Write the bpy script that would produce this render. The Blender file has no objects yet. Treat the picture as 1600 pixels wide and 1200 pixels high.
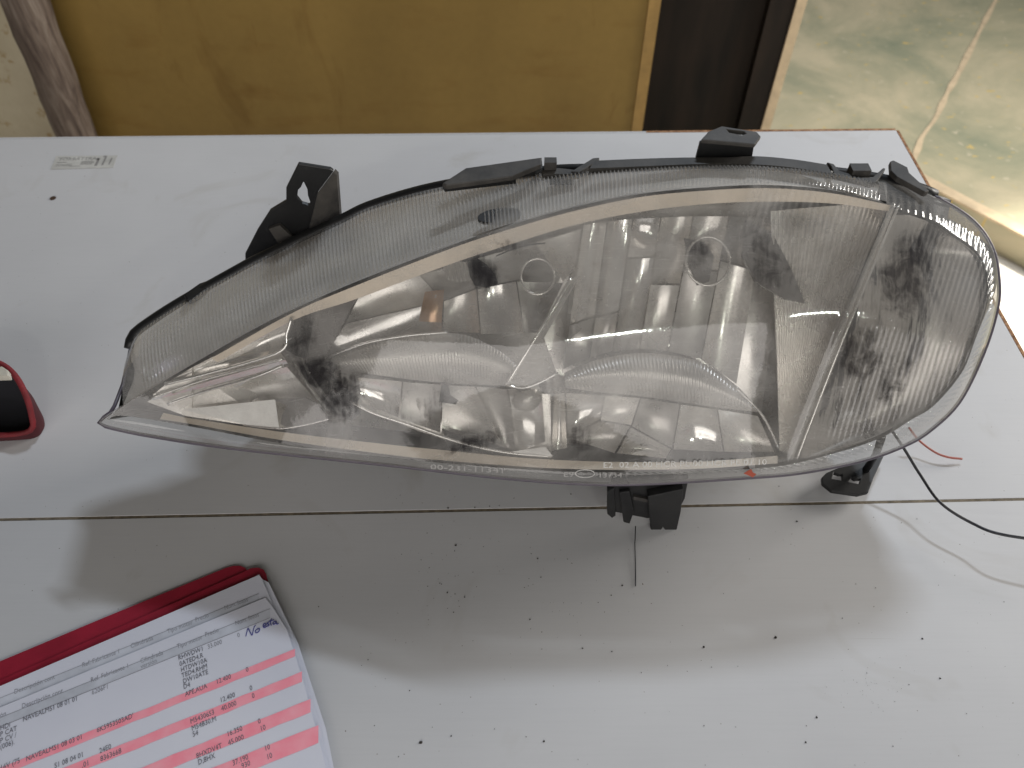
import bpy, math, random
import numpy as np
from mathutils import Vector
from mathutils.geometry import tessellate_polygon
random.seed(7); np.random.seed(7)
S = bpy.context.scene
C = S.collection

# ------------------------------------------------------------------ camera, world, lamps, exposure
CAM_H = 0.52; PITCH = math.radians(50.7); FPX = 1200.0
cd = bpy.data.cameras.new('camera'); cam = bpy.data.objects.new('camera', cd); C.objects.link(cam)
cam.location = (0, 0, CAM_H); cam.rotation_euler = (math.radians(90) - PITCH, 0, 0)
cd.sensor_width = 36; cd.lens = FPX / 1600 * 36; cd.clip_start = 0.01; cd.clip_end = 100
cd.dof.use_dof = True; cd.dof.focus_distance = 0.56; cd.dof.aperture_fstop = 9.0
S.camera = cam
W = bpy.data.worlds.new('World'); S.world = W; W.use_nodes = True
bg = W.node_tree.nodes['Background']; bg.inputs[0].default_value = (0.55, 0.515, 0.48, 1); bg.inputs[1].default_value = 0.08
S.view_settings.view_transform = 'Standard'; S.view_settings.look = 'None'
S.view_settings.exposure = 0.0; S.view_settings.gamma = 1.0; S.view_settings.use_curve_mapping = False
S.render.engine = 'CYCLES'
S.cycles.transparent_max_bounces = 24; S.cycles.max_bounces = 10
S.cycles.sample_clamp_indirect = 4.0

def area(name, loc, target, sx, sy, power, col):
    l = bpy.data.lights.new(name, 'AREA'); l.shape = 'RECTANGLE'; l.size = sx; l.size_y = sy; l.energy = power; l.color = col
    o = bpy.data.objects.new(name, l); C.objects.link(o); o.location = loc
    d = Vector(target) - Vector(loc); o.rotation_euler = d.to_track_quat('-Z', 'Y').to_euler()
    return o
# daylight through a high window behind the bench: throws the lamp's shadow towards the viewer
area('window_light', (0.85, 2.25, 2.5), (0, 0.3, 0), 0.50, 0.09, 37, (0.80, 0.89, 1.0))
# fluorescent tubes under the ceiling, behind the viewer
area('tube_light', (1.96, -1.9, 1.9), (0.19, 0.33, 0.18), 0.34, 0.026, 5.5, (0.95, 1.0, 0.90))
area('tube_light', (0.71, -2.29, 1.9), (0.06, 0.32, 0.18), 0.15, 0.028, 4.2, (0.95, 1.0, 0.90))
# added broad soft fill behind the viewer, to brighten the lens face
area('front_fill_light', (-0.2, -3.2, 1.25), (0, 0.35, 0.1), 4.2, 2.2, 74, (1.0, 0.955, 0.925))
# doorway daylight from the right
area('doorway_light', (2.1, 1.2, 0.75), (0.5, 1.1, -0.2), 0.8, 1.0, 44, (1.0, 0.96, 0.90))
sp = bpy.data.lights.new('sun_patch', 'SPOT'); sp.energy = 900; sp.spot_size = math.radians(15); sp.spot_blend = 0.3; sp.color = (1, .95, .85); sp.shadow_soft_size = .05
so = bpy.data.objects.new('sun_patch', sp); C.objects.link(so); so.location = (3.0, 0.6, 1.6)
so.rotation_euler = (Vector((1.42, 1.20, -.75)) - so.location).to_track_quat('-Z', 'Y').to_euler()

# ------------------------------------------------------------------ geometry helpers
sp_, cp_ = math.sin(PITCH), math.cos(PITCH)
def ray(px, py):
    a = (px - 800) / FPX; b = (600 - py) / FPX
    return np.array((a, cp_ + b * sp_, -sp_ + b * cp_))
CAMP = np.array((0, 0, CAM_H))
def P(px, py, z=0.0):                       # the point at height z seen at this place of the photograph
    r = ray(px, py); return CAMP + r * ((z - CAM_H) / r[2])
def Py(px, py, y):                          # the point on the upright plane at distance y
    r = ray(px, py); return CAMP + r * (y / r[1])
def mesh(name, verts, faces, mat=None, parent=None, smooth=False):
    me = bpy.data.meshes.new(name); me.from_pydata([tuple(map(float, v)) for v in verts], [], [tuple(map(int, f)) for f in faces]); me.update()
    if smooth: me.polygons.foreach_set('use_smooth', [True] * len(me.polygons))
    if mat: me.materials.append(mat)
    o = bpy.data.objects.new(name, me); C.objects.link(o)
    if parent: o.parent = parent
    return o
def empty(name, label, cat, group=None):
    o = bpy.data.objects.new(name, None); C.objects.link(o); o.empty_display_size = .02
    o['label'] = label; o['category'] = cat
    if group: o['group'] = group
    return o
def tag(o, label, cat, group=None):
    o['label'] = label; o['category'] = cat
    if group: o['group'] = group
    return o
def struct(o): o['kind'] = 'structure'; return o
def cr(pts, n, closed=False):               # Catmull-Rom through the points, n samples evenly by length
    p = np.array(pts, float)
    if closed: q = np.vstack([p[-1], p, p[0], p[1]])
    else: q = np.vstack([2 * p[0] - p[1], p, 2 * p[-1] - p[-2]])
    out = []
    for i in range(1, len(q) - 2):
        for t in np.linspace(0, 1, 24, endpoint=False):
            a, b, c, d = q[i - 1], q[i], q[i + 1], q[i + 2]
            out.append(.5 * (2 * b + (c - a) * t + (2 * a - 5 * b + 4 * c - d) * t * t + (3 * b - a - 3 * c + d) * t ** 3))
    out.append(q[-2]); out = np.array(out)
    L = np.r_[0, np.cumsum(np.linalg.norm(np.diff(out[:, :2], axis=0), axis=1))]
    s = np.linspace(0, L[-1], n)
    return np.stack([np.interp(s, L, out[:, k]) for k in range(out.shape[1])], 1)
def grid_faces(nu, nv):
    return [(i * nv + j, (i + 1) * nv + j, (i + 1) * nv + j + 1, i * nv + j + 1) for i in range(nu - 1) for j in range(nv - 1)]
def prism(name, pts, vec, mat, parent=None, holes=(), bevel=0):      # flat outline (with holes) given a thickness
    loops = [[Vector(p) for p in pts]] + [[Vector(p) for p in h] for h in holes]
    tris = tessellate_polygon(loops)
    allp = [p for l in loops for p in l]; n = len(allp); v = Vector(vec)
    verts = [p for p in allp] + [p + v for p in allp]
    faces = [tuple(t) for t in tris] + [tuple(x + n for x in reversed(t)) for t in tris]
    b = 0
    for l in loops:
        m = len(l)
        for i in range(m): faces.append((b + i, b + (i + 1) % m, b + (i + 1) % m + n, b + i + n))
        b += m
    o = mesh(name, verts, faces, mat, parent)
    import bmesh
    bm = bmesh.new(); bm.from_mesh(o.data); bmesh.ops.recalc_face_normals(bm, faces=bm.faces); bm.to_mesh(o.data); bm.free()
    if bevel:
        md = o.modifiers.new('bevel', 'BEVEL'); md.width = bevel; md.segments = 2; md.limit_method = 'ANGLE'; md.angle_limit = math.radians(50)
    return o
def tube(name, pts, r, mat, parent=None, n=8, closed=False):
    p = np.array(pts, float); m = len(p); verts = []; faces = []
    rr = np.full(m, r) if np.isscalar(r) else np.array(r)
    for i in range(m):
        a = p[(i - 1) % m] if (closed or i) else p[i]; b = p[(i + 1) % m] if (closed or i < m - 1) else p[i]
        t = (b - a) / (np.linalg.norm(b - a) + 1e-12)
        u = np.cross(t, (0.13, 0.21, 1)); u /= np.linalg.norm(u); w = np.cross(t, u)
        for k in range(n):
            an = 2 * math.pi * k / n; verts.append(p[i] + rr[i] * (math.cos(an) * u + math.sin(an) * w))
    for i in range(m if closed else m - 1):
        for k in range(n):
            j = (i + 1) % m; faces.append((i * n + k, i * n + (k + 1) % n, j * n + (k + 1) % n, j * n + k))
    if not closed: faces += [tuple(range(n))[::-1], tuple((m - 1) * n + k for k in range(n))]
    return mesh(name, verts, faces, mat, parent, True)
def box(name, lo, hi, mat, parent=None, bevel=0):
    x0, y0, z0 = lo; x1, y1, z1 = hi
    return prism(name, [(x0, y0, z0), (x1, y0, z0), (x1, y1, z0), (x0, y1, z0)], (0, 0, z1 - z0), mat, parent, bevel=bevel)
def text_mesh(s, size, shear=0):            # letters as flat polygons in local xy
    c = bpy.data.curves.new('t', 'FONT'); c.body = s; c.size = size; c.shear = shear; c.resolution_u = 2
    o = bpy.data.objects.new('t', c); C.objects.link(o); dg = bpy.context.evaluated_depsgraph_get(); dg.update()
    me = bpy.data.meshes.new_from_object(o.evaluated_get(dg))
    v = [tuple(x.co) for x in me.vertices]; f = [tuple(p.vertices) for p in me.polygons]
    bpy.data.objects.remove(o); bpy.data.curves.remove(c); bpy.data.meshes.remove(me)
    return v, f

# ------------------------------------------------------------------ materials
def hexc(r, g, b):
    f = lambda c: (c / 255 / 12.92) if c / 255 <= .04045 else ((c / 255 + .055) / 1.055) ** 2.4
    return (f(r), f(g), f(b), 1)
class N:
    def __init__(s, name):
        s.m = bpy.data.materials.new(name); s.m.use_nodes = True; s.t = s.m.node_tree; s.n = s.t.nodes; s.p = s.n['Principled BSDF']; s.out = s.n['Material Output']
    def add(s, typ, **k):
        n = s.n.new(typ)
        for a, v in k.items(): setattr(n, a, v)
        return n
    def link(s, a, b): s.t.links.new(a, b)
    def coord(s, scale=(1, 1, 1), rot=(0, 0, 0)):
        tc = s.add('ShaderNodeTexCoord'); mp = s.add('ShaderNodeMapping'); s.link(tc.outputs['Object'], mp.inputs[0])
        mp.inputs['Scale'].default_value = scale; mp.inputs['Rotation'].default_value = rot
        return mp.outputs[0]
    def noise(s, co, scale, detail=6, rough=.55, dist=0):
        n = s.add('ShaderNodeTexNoise'); s.link(co, n.inputs['Vector']); n.inputs['Scale'].default_value = scale; n.inputs['Detail'].default_value = detail
        n.inputs['Roughness'].default_value = rough; n.inputs['Distortion'].default_value = dist
        return n.outputs['Fac']
    def ramp(s, fac, stops):
        r = s.add('ShaderNodeValToRGB'); s.link(fac, r.inputs[0]); e = r.color_ramp.elements
        while len(e) > 1: e.remove(e[-1])
        e[0].position, e[0].color = stops[0][0], stops[0][1]
        for p, c in stops[1:]:
            x = e.new(p); x.color = c
        return r.outputs[0]
    def mix(s, fac, a, b, blend='MIX'):
        m = s.add('ShaderNodeMix', data_type='RGBA', blend_type=blend)
        for sock, v in ((m.inputs[0], fac), (m.inputs[6], a), (m.inputs[7], b)):
            if hasattr(v, 'is_linked'): s.link(v, sock)
            elif isinstance(v, (int, float)): sock.default_value = v
            else: sock.default_value = v
        return m.outputs[2]
    def math(s, op, a, b=None):
        m = s.add('ShaderNodeMath', operation=op)
        for k, v in ((0, a), (1, b)):
            if v is None: continue
            if hasattr(v, 'is_linked'): s.link(v, m.inputs[k])
            else: m.inputs[k].default_value = v
        return m.outputs[0]
    def bump(s, h, strength=.3, dist=.001):
        b = s.add('ShaderNodeBump'); b.inputs['Strength'].default_value = strength; b.inputs['Distance'].default_value = dist
        s.link(h, b.inputs['Height']); s.link(b.outputs[0], s.p.inputs['Normal'])
G = lambda v: (v, v, v, 1)
def simple(name, col, rough=.5, metal=0, var=.15, scale=60, bump=0.15, spec=.5):
    n = N(name); co = n.coord()
    f = n.noise(co, scale); a = tuple(c * (1 - var) for c in col[:3]) + (1,); b = tuple(min(1, c * (1 + var)) for c in col[:3]) + (1,)
    n.link(n.ramp(f, [(.3, a), (.7, b)]), n.p.inputs['Base Color'])
    n.p.inputs['Roughness'].default_value = rough; n.p.inputs['Metallic'].default_value = metal; n.p.inputs['Specular IOR Level'].default_value = spec
    if bump: n.bump(n.noise(co, scale * 6, 3), bump, .0006)
    return n.m

def m_table():
    n = N('white_laminate'); co = n.coord()
    base = n.ramp(n.noise(co, 3.5, 5), [(.3, (.545, .543, .555, 1)), (.7, (.615, .613, .622, 1))])
    st = n.coord((3, 90, 1)); streak = n.ramp(n.noise(st, 6, 5), [(.45, G(1)), (.62, G(.985))])
    c = n.mix(1, base, streak, 'MULTIPLY')
    smudge = n.ramp(n.noise(co, 9, 4, .6, .8), [(.58, G(1)), (.75, (.86, .84, .80, 1))])
    c = n.mix(1, c, smudge, 'MULTIPLY')
    sc = n.coord((1, 1, 1), (0, 0, .5)); wv = n.noise(n.coord((2, 240, 1), (0, 0, .35)), 4, 2)
    c = n.mix(1, c, n.ramp(wv, [(.74, G(1)), (.78, (.87, .86, .84, 1))]), 'MULTIPLY')
    spk = n.ramp(n.noise(co, 420, 1), [(.775, G(1)), (.80, (.35, .30, .26, 1))])
    c = n.mix(1, c, spk, 'MULTIPLY')
    n.link(c, n.p.inputs['Base Color'])
    n.link(n.ramp(n.noise(st, 5, 4), [(.3, G(.42)), (.7, G(.58))]), n.p.inputs['Roughness'])
    n.p.inputs['Specular IOR Level'].default_value = .32
    n.bump(n.noise(co, 30, 4), .04, .0006)
    return n.m
def m_chip():
    n = N('chipboard_edge'); co = n.coord()
    n.link(n.ramp(n.noise(co, 180, 3, .7), [(.3, hexc(96, 62, 40)), (.5, hexc(150, 108, 74)), (.7, hexc(190, 150, 112))]), n.p.inputs['Base Color'])
    n.p.inputs['Roughness'].default_value = .9; n.bump(n.noise(co, 260, 3), .8, .002)
    return n.m
def m_lens(name='hazed_clear_plastic', h0=.09, h1=.37, tint=.93):
    n = N(name); n.n.remove(n.p)
    co = n.coord()
    tr = n.add('ShaderNodeBsdfTransparent'); tr.inputs[0].default_value = (tint, tint, tint * .985, 1)
    gl = n.add('ShaderNodeBsdfGlossy'); gl.inputs['Roughness'].default_value = .045
    df = n.add('ShaderNodeBsdfDiffuse'); df.inputs[0].default_value = (.88, .85, .82, 1)
    tl = n.add('ShaderNodeBsdfTranslucent'); tl.inputs[0].default_value = (.88, .85, .82, 1)
    lw = n.add('ShaderNodeLayerWeight'); lw.inputs[0].default_value = .5
    f5 = n.math('POWER', lw.outputs['Facing'], 3.2); fr = n.math('ADD', n.math('MULTIPLY', f5, .8), .055)
    haze = n.ramp(n.noise(co, 11, 8, .62, 1.2), [(.38, G(h0)), (.66, G(h1))])
    scr = n.ramp(n.noise(n.coord((30, 500, 60), (0, 0, -.9)), 3, 3, .6), [(.60, G(0)), (.72, G(.10))])
    scr2 = n.ramp(n.noise(n.coord((500, 30, 60), (0, 0, .55)), 3, 3, .6), [(.63, G(0)), (.74, G(.10))])
    spots = n.ramp(n.noise(co, 330, 2), [(.70, G(0)), (.76, G(.35))])
    hz = n.math('ADD', n.math('ADD', haze, scr), n.math('ADD', scr2, n.math('MULTIPLY', spots, .5)))
    hz = n.math('ADD', hz, n.math('MULTIPLY', n.math('POWER', lw.outputs['Facing'], 2.0), .22))
    hm = n.add('ShaderNodeMixShader'); n.link(df.outputs[0], hm.inputs[1]); n.link(tl.outputs[0], hm.inputs[2]); hm.inputs[0].default_value = .28
    a = n.add('ShaderNodeMixShader'); n.link(hz, a.inputs[0]); n.link(tr.outputs[0], a.inputs[1]); n.link(hm.outputs[0], a.inputs[2])
    b = n.add('ShaderNodeMixShader'); n.link(fr, b.inputs[0]); n.link(a.outputs[0], b.inputs[1]); n.link(gl.outputs[0], b.inputs[2])
    bp = n.add('ShaderNodeBump'); bp.inputs['Strength'].default_value = .12; bp.inputs['Distance'].default_value = .0006
    n.link(n.noise(co, 60, 3), bp.inputs['Height']); n.link(bp.outputs[0], gl.inputs['Normal'])
    n.link(b.outputs[0], n.out.inputs[0])
    return n.m
def m_chrome(name, col, rough, dust):
    n = N(name); co = n.coord()
    n.p.inputs['Metallic'].default_value = 1; n.p.inputs['Base Color'].default_value = col
    n.link(n.ramp(n.noise(co, 40), [(.3, G(rough * .6)), (.7, G(rough * 1.5))]), n.p.inputs['Roughness'])
    d = n.add('ShaderNodeBsdfDiffuse'); d.inputs[0].default_value = (.83, .80, .765, 1)
    mx = n.add('ShaderNodeMixShader'); n.link(n.ramp(n.noise(co, 22, 7, .65, .5), [(.35, G(dust * .4)), (.72, G(min(1, dust * 1.9)))]), mx.inputs[0])
    n.link(n.p.outputs[0], mx.inputs[1]); n.link(d.outputs[0], mx.inputs[2]); n.link(mx.outputs[0], n.out.inputs[0])
    n.bump(n.noise(co, 90, 3), .05, .0004)
    return n.m
def m_black():
    n = N('black_plastic'); co = n.coord()
    n.link(n.ramp(n.noise(co, 45, 7, .65), [(.35, (.005, .005, .006, 1)), (.64, (.012, .012, .012, 1)), (.85, (.05, .046, .042, 1))]), n.p.inputs['Base Color'])
    n.p.inputs['Roughness'].default_value = .45; n.bump(n.noise(co, 500, 2), .15, .0005)
    return n.m
def m_dusty():
    n = N('dusty_grey_plastic'); co = n.coord()
    n.link(n.ramp(n.noise(co, 50, 7, .65), [(.3, (.022, .020, .019, 1)), (.7, (.075, .068, .06, 1))]), n.p.inputs['Base Color'])
    n.p.inputs['Roughness'].default_value = .6; n.bump(n.noise(co, 500, 2), .15, .0005)
    return n.m
def m_blotched():                               # turn-signal chamber: dull silvering with dark streaky blotches
    n = N('blotched_silvering'); co = n.coord((1, 1, 1))
    n.p.inputs['Metallic'].default_value = .5; n.p.inputs['Roughness'].default_value = .35
    sm = n.noise(n.coord((30, 12, 12), (0, .0, .35)), 1.0, 5, .62, .5)
    fine = n.noise(n.coord((420, 45, 45), (0, 0, .35)), 1, 3)
    s = n.math('ADD', sm, n.math('MULTIPLY', n.math('SUBTRACT', fine, .5), .35))
    n.link(n.ramp(s, [(.44, (.50, .47, .44, 1)), (.53, (.34, .32, .30, 1)), (.575, (.06, .055, .055, 1)), (.68, (.02, .02, .022, 1))]), n.p.inputs['Base Color'])
    return n.m
def m_mustard():
    n = N('mustard_board'); co = n.coord()
    c = n.ramp(n.noise(n.coord((2.2, 1, 1.2)), 2.2, 6), [(.3, hexc(148, 121, 66)), (.7, hexc(164, 135, 75))])
    smear = n.ramp(n.noise(n.coord((7, 1, 1.6), (0, .25, 0)), 1.6, 5, .6, .7), [(.60, G(1)), (.80, (.62, .52, .42, 1))])
    c = n.mix(1, c, smear, 'MULTIPLY')
    low = n.ramp(n.noise(n.coord((3, 1, 9)), 2, 5), [(.55, G(1)), (.8, (.82, .74, .66, 1))])
    c = n.mix(1, c, low, 'MULTIPLY')
    n.link(n.mix(1, c, n.ramp(n.noise(co, 60, 3), [(.2, G(.9)), (.8, G(1))]), 'MULTIPLY'), n.p.inputs['Base Color'])
    n.p.inputs['Roughness'].default_value = .42; n.p.inputs['Specular IOR Level'].default_value = .3
    return n.m
def m_green():
    n = N('worn_green_floor'); co = n.coord()
    c = n.ramp(n.noise(co, 2.6, 8, .62, .6), [(.30, hexc(132, 138, 116)), (.50, hexc(172, 166, 138)), (.64, hexc(196, 184, 154))])
    c = n.mix(n.ramp(n.noise(n.coord((9, 16, 1), (0, 0, .6)), 3, 3), [(.66, G(0)), (.70, G(1))]), c, hexc(205, 178, 110))
    c = n.mix(n.ramp(n.noise(co, 38, 3), [(.66, G(0)), (.72, G(.8))]), c, hexc(196, 186, 160))
    n.link(c, n.p.inputs['Base Color']); n.p.inputs['Roughness'].default_value = .55; n.bump(n.noise(co, 50, 5), .3, .004)
    return n.m
def m_wood():
    n = N('weathered_timber'); co = n.coord((14, 14, 1.2))
    n.link(n.ramp(n.noise(co, 5, 8, .65, .6), [(.3, hexc(62, 50, 44)), (.5, hexc(112, 98, 88)), (.7, hexc(150, 138, 126))]), n.p.inputs['Base Color'])
    n.p.inputs['Roughness'].default_value = .85; n.bump(n.noise(co, 8, 6), .6, .004)
    return n.m
def m_wall():
    n = N('stained_plaster'); co = n.coord()
    c = n.ramp(n.noise(co, 5, 6), [(.3, hexc(190, 178, 150)), (.7, hexc(214, 204, 178))])
    n.link(n.mix(1, c, n.ramp(n.noise(co, 22, 5, .7), [(.60, G(1)), (.68, (.72, .58, .40, 1))]), 'MULTIPLY'), n.p.inputs['Base Color'])
    n.p.inputs['Roughness'].default_value = .9; n.bump(n.noise(co, 40, 5), .4, .004)
    return n.m
def m_darkdoor():
    n = N('dark_stained_door'); co = n.coord((6, 6, 1))
    n.link(n.ramp(n.noise(co, 4, 6), [(.3, hexc(28, 25, 22)), (.7, hexc(46, 38, 32))]), n.p.inputs['Base Color'])
    n.p.inputs['Roughness'].default_value = .75; n.p.inputs['Specular IOR Level'].default_value = .2
    return n.m
def m_paper():
    n = N('white_paper'); co = n.coord()
    n.link(n.ramp(n.noise(co, 12, 4), [(.3, (.66, .67, .76, 1)), (.7, (.72, .73, .81, 1))]), n.p.inputs['Base Color'])
    n.p.inputs['Roughness'].default_value = .75; n.p.inputs['Specular IOR Level'].default_value = .2
    return n.m
def m_marker():
    n = N('pink_highlighter_ink'); co = n.coord()
    n.link(n.ramp(n.noise(n.coord((25, 25, 1)), 3, 4), [(.3, hexc(255, 146, 164)), (.7, hexc(255, 172, 186))]), n.p.inputs['Base Color'])
    n.p.inputs['Roughness'].default_value = .7
    return n.m
M = dict(table=m_table(), chip=m_chip(), lens=m_lens(), rim=m_lens('clear_rim_plastic', .11, .24, .70), black=m_black(), dusty=m_dusty(), blotched=m_blotched(), mustard=m_mustard(), green=m_green(),
         wood=m_wood(), wall=m_wall(), dark=m_darkdoor(), paper=m_paper(), marker=m_marker(),
         chrome=m_chrome('dull_chrome', (.92, .90, .87, 1), .15, .30), chrome2=m_chrome('dusty_chrome', (.80, .77, .73, 1), .25, .40),
         chrome3=m_chrome('dark_chrome', (.46, .44, .42, 1), .33, .26), bright=m_chrome('bright_chrome', (.95, .94, .92, 1), .08, .05), smoke=simple('smoked_plastic', (.16, .15, .145, 1), .4),  # darker chrome: darker reflections of some facets put into the base colour
         bezel=simple('tan_bezel', (.84, .73, .61, 1), .55, 0, .12, 30), jet=simple('jet_black', (.012, .012, .013, 1), .7),
         white=simple('white_reflector', (.88, .86, .84, 1), .35, 0), shell=simple('grey_inner_shell', (.66, .62, .58, 1), .6, 0, .2, 18), ledge=simple('violet_grey_edge', (.10, .085, .11, 1), .35), amber=simple('amber_reflection_tint', (.60, .40, .27, 1), .3, .6),
         red=simple('red_piping', (.17, .010, .015, 1), .7, 0, .25, 120, .4), maroon=simple('maroon_card', (.32, .012, .034, 1), .5, 0, .12, 50),
         cloth=simple('black_lining', (.010, .010, .014, 1), .9), ivory=simple('ivory_plastic', (.52, .49, .42, 1), .5),
         ink=simple('printed_ink', (.15, .15, .18, 1), .8, bump=0), faint=simple('faint_ink', (.30, .30, .34, 1), .8, bump=0), pen=simple('blue_pen_ink', (.05, .05, .28, 1), .6, bump=0),
         headgrey=simple('grey_header_tint', (.56, .58, .65, 1), .8, bump=0), label=simple('label_paper', (.53, .52, .49, 1), .6, bump=0), labelink=simple('label_ink', (.27, .26, .25, 1), .7, bump=0),
         wire=simple('black_wire', (.015, .015, .02, 1), .4), redwire=simple('red_wire', (.33, .085, .06, 1), .45),
         pale=simple('pale_concrete', (.62, .58, .52, 1), .8, 0, .1, 8), ply=simple('plywood_edge', hexc(176, 142, 84), .7, 0, .15, 40),
         cream=simple('cream_edge', hexc(205, 184, 152), .7, 0, .15, 30), crumb=simple('dark_crumb', (.03, .025, .02, 1), .8), speck=simple('red_wax', (.42, .07, .03, 1), .5),
         gloss2=simple('frosted_letter_dim', (.40, .39, .38, 1), .4), gloss=simple('frosted_letter', (.74, .73, .71, 1), .35))

# ------------------------------------------------------------------ setting behind the bench
FZ = -0.75
def flat(name, pts, mat): return struct(mesh(name, pts, [tuple(range(len(pts)))], mat))
flat('floor', [(-4, -2, FZ), (4, -2, FZ), (4, 6, FZ), (-4, 6, FZ)], M['pale'])
GZ = FZ + .07
a = P(1436, 284, GZ); b = P(1640, 392, GZ); d = (b - a) / np.linalg.norm(b - a); nrm = np.array((d[1], -d[0], 0)); nrm *= np.sign(nrm[1]) if nrm[1] else 1
e0, e1 = a - d * .10, a + d * 1.6
gf = struct(prism('raised_floor', [e0, e1, e1 + nrm * 3.5, e0 - d * 1.6 + nrm * 3.5, e0 - d * 1.6 - nrm * .9, e0 - nrm * .9], (0, 0, -.0698), M['green']))
st_ = prism('floor_edge_strip', [e0 - nrm * .004, e1 - nrm * .004, e1 + nrm * .03, e0 + nrm * .03], (0, 0, .006), M['cream']); struct(st_)
# pale crack across the green floor
cpts = [P(x, y, GZ + .002) for x, y in cr([(1640, -160), (1556, 0), (1520, 70), (1500, 110), (1478, 150), (1462, 185), (1440, 215), (1431, 243), (1420, 262)], 30)]
cv = []; cw = []
for i, p in enumerate(cpts):
    w = .009 * random.uniform(.6, 1.3); cv += [p + np.array((-w, 0, 0)), p + np.array((w, 0, 0))]
crk = mesh('floor_crack', cv, [(2 * i, 2 * i + 1, 2 * i + 3, 2 * i + 2) for i in range(len(cpts) - 1)], M['cream'], gf)
# back wall at left
YW = 1.62
struct(mesh('wall', [(-3, YW, FZ), (-.2, YW, FZ), (-.2, YW, .9), (-3, YW, .9)], [(0, 1, 2, 3)], M['wall']))
# weathered post
YP = 1.40
def wide(px0, px1, py, y): return Py(px0, py, y), Py(px1, py, y)
p0, p1 = Py(62, 0, YP), Py(146, 215, YP)
ax = (Py(25, 0, YP)[0] + Py(92, 0, YP)[0]) / 2; axb = (Py(110, 215, YP)[0] + Py(166, 215, YP)[0]) / 2
zt, zb = Py(60, 0, YP)[2], Py(140, 215, YP)[2]
rad = (Py(92, 0, YP)[0] - Py(25, 0, YP)[0]) / 2 * .98
zs = np.linspace(FZ, .16, 22)
xs = ax + (axb - ax) * (zs - zt) / (zb - zt)
post = tube('wooden_post', [(x + random.uniform(-.003, .003), YP - rad - .002, z) for x, z in zip(xs, zs)], [rad * random.uniform(.95, 1.04) for _ in zs], M['wood'], n=14)
tag(post, 'weathered grey round timber post beside the mustard board', 'post')
# mustard board
YB = 1.42
br = Py(1018, 100, YB)[0]; bl = Py(60, 100, YB)[0]
bd = empty('mustard_board', 'large mustard yellow scuffed board standing behind the white table', 'board')
zt_ = .17
topx = lambda py: Py(1026, py, YB)[0]
mesh_b = prism('panel', [(bl, YB, FZ), (br - .022, YB, FZ), (br - .022, YB, zt_), (bl, YB, zt_)], (0, .018, 0), M['mustard'], bd)
prism('edge_strip', [(br - .022, YB - .004, FZ), (br, YB - .004, FZ), (br, YB - .004, zt_), (br - .022, YB - .004, zt_)], (0, .024, 0), M['ply'], bd)
# dark door leaf with pale edge
YD = 1.60
dr = empty('dark_door', 'dark brown door leaf with a pale chipped edge behind the table', 'door')
xr = Py(1232, 100, YD)[0]; xm = Py(1178, 100, YD)[0]
prism('panel', [(br - .25, YD + .02, FZ + .075), (xm, YD + .02, FZ + .075), (xm, YD + .02, .2), (br - .25, YD + .02, .2)], (0, .03, 0), M['dark'], dr)
prism('stile', [(xm + .001, YD, FZ + .075), (xr - .022, YD, FZ + .075), (xr - .022, YD, .2), (xm + .001, YD, .2)], (0, .05, 0), M['dark'], dr)
prism('edge_strip', [(xr - .021, YD - .003, FZ + .075), (xr, YD - .003, FZ + .075), (xr, YD - .003, .2), (xr - .021, YD - .003, .2)], (0, .055, 0), M['cream'], dr)

# ------------------------------------------------------------------ white work table: two boards with a seam
tb = empty('work_table', 'white laminate work table of two boards with a brown seam', 'table')
TH = .018
FL, FR = P(-500, 222), P(1400, 203.5); RD = P(1600, 560) - FR; RD /= np.linalg.norm(RD)
SL, SR = P(-500, 824), P(2000, 774); SD = (SR - SL) / np.linalg.norm(SR - SL)
# right edge meets the seam
A = np.array([[RD[0], -SD[0]], [RD[1], -SD[1]]]); s_ = np.linalg.solve(A, (SL - FR)[:2]); SRr = FR + RD * s_[0]
pr = np.array((SD[1], -SD[0], 0)); pr *= np.sign(pr[1])
gap = .0024
box_far = prism('board', [FL, FR, SRr + pr * gap, SL + pr * gap], (0, 0, -TH), M['table'], tb, bevel=.0004)
NR = SRr + RD * .62; NL = SL + np.array((.0, -.62, 0))
prism('board', [SL, SRr, NR, NL], (0, 0, -TH), M['table'], tb, bevel=.0004)
prism('seam_filler', [SL + pr * gap - np.array((0, 0, .0003)), SRr + pr * gap - np.array((0, 0, .0003)), SRr - np.array((0, 0, .0003)), SL - np.array((0, 0, .0003))], (0, 0, -.01), simple('grimy_seam', (.17, .14, .10, 1), .9, 0, .4, 200), tb)
rn = np.array((-RD[1], RD[0], 0)); rn *= np.sign(rn[0])
prism('edge_strip', [FR + rn * .0004, FR + rn * .0035, NR + rn * .0035, NR + rn * .0004], (0, 0, -TH), M['chip'], tb)
fd = (FR - FL) / np.linalg.norm(FR - FL); fn = np.array((-fd[1], fd[0], 0))
FM = P(1010, 208.5) ; FM = FL + fd * np.dot(FM - FL, fd)
prism('edge_strip', [FL + fn * .0004, FL + fn * .003, FM + fn * .003, FM + fn * .0004], (0, 0, -TH), M['table'], tb)
prism('edge_strip', [FM + fd * .0004 + fn * .0004, FM + fd * .0004 + fn * .004, FR + fn * .004, FR + fn * .0004], (0, 0, -TH), M['chip'], tb)
for x, y in ((FL + np.array((.06, -.06, 0)))[:2], (FR + np.array((-.05, -.06, 0)))[:2], (NR + np.array((-.08, .1, 0)))[:2], (NL + np.array((.1, .1, 0)))[:2]):
    box('leg', (x - .025, y - .025, FZ), (x + .025, y + .025, -TH - .0005), M['wood'], tb)
sc = P(83, 310)
an = np.linspace(0, 2 * math.pi, 15)[:-1]
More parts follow.
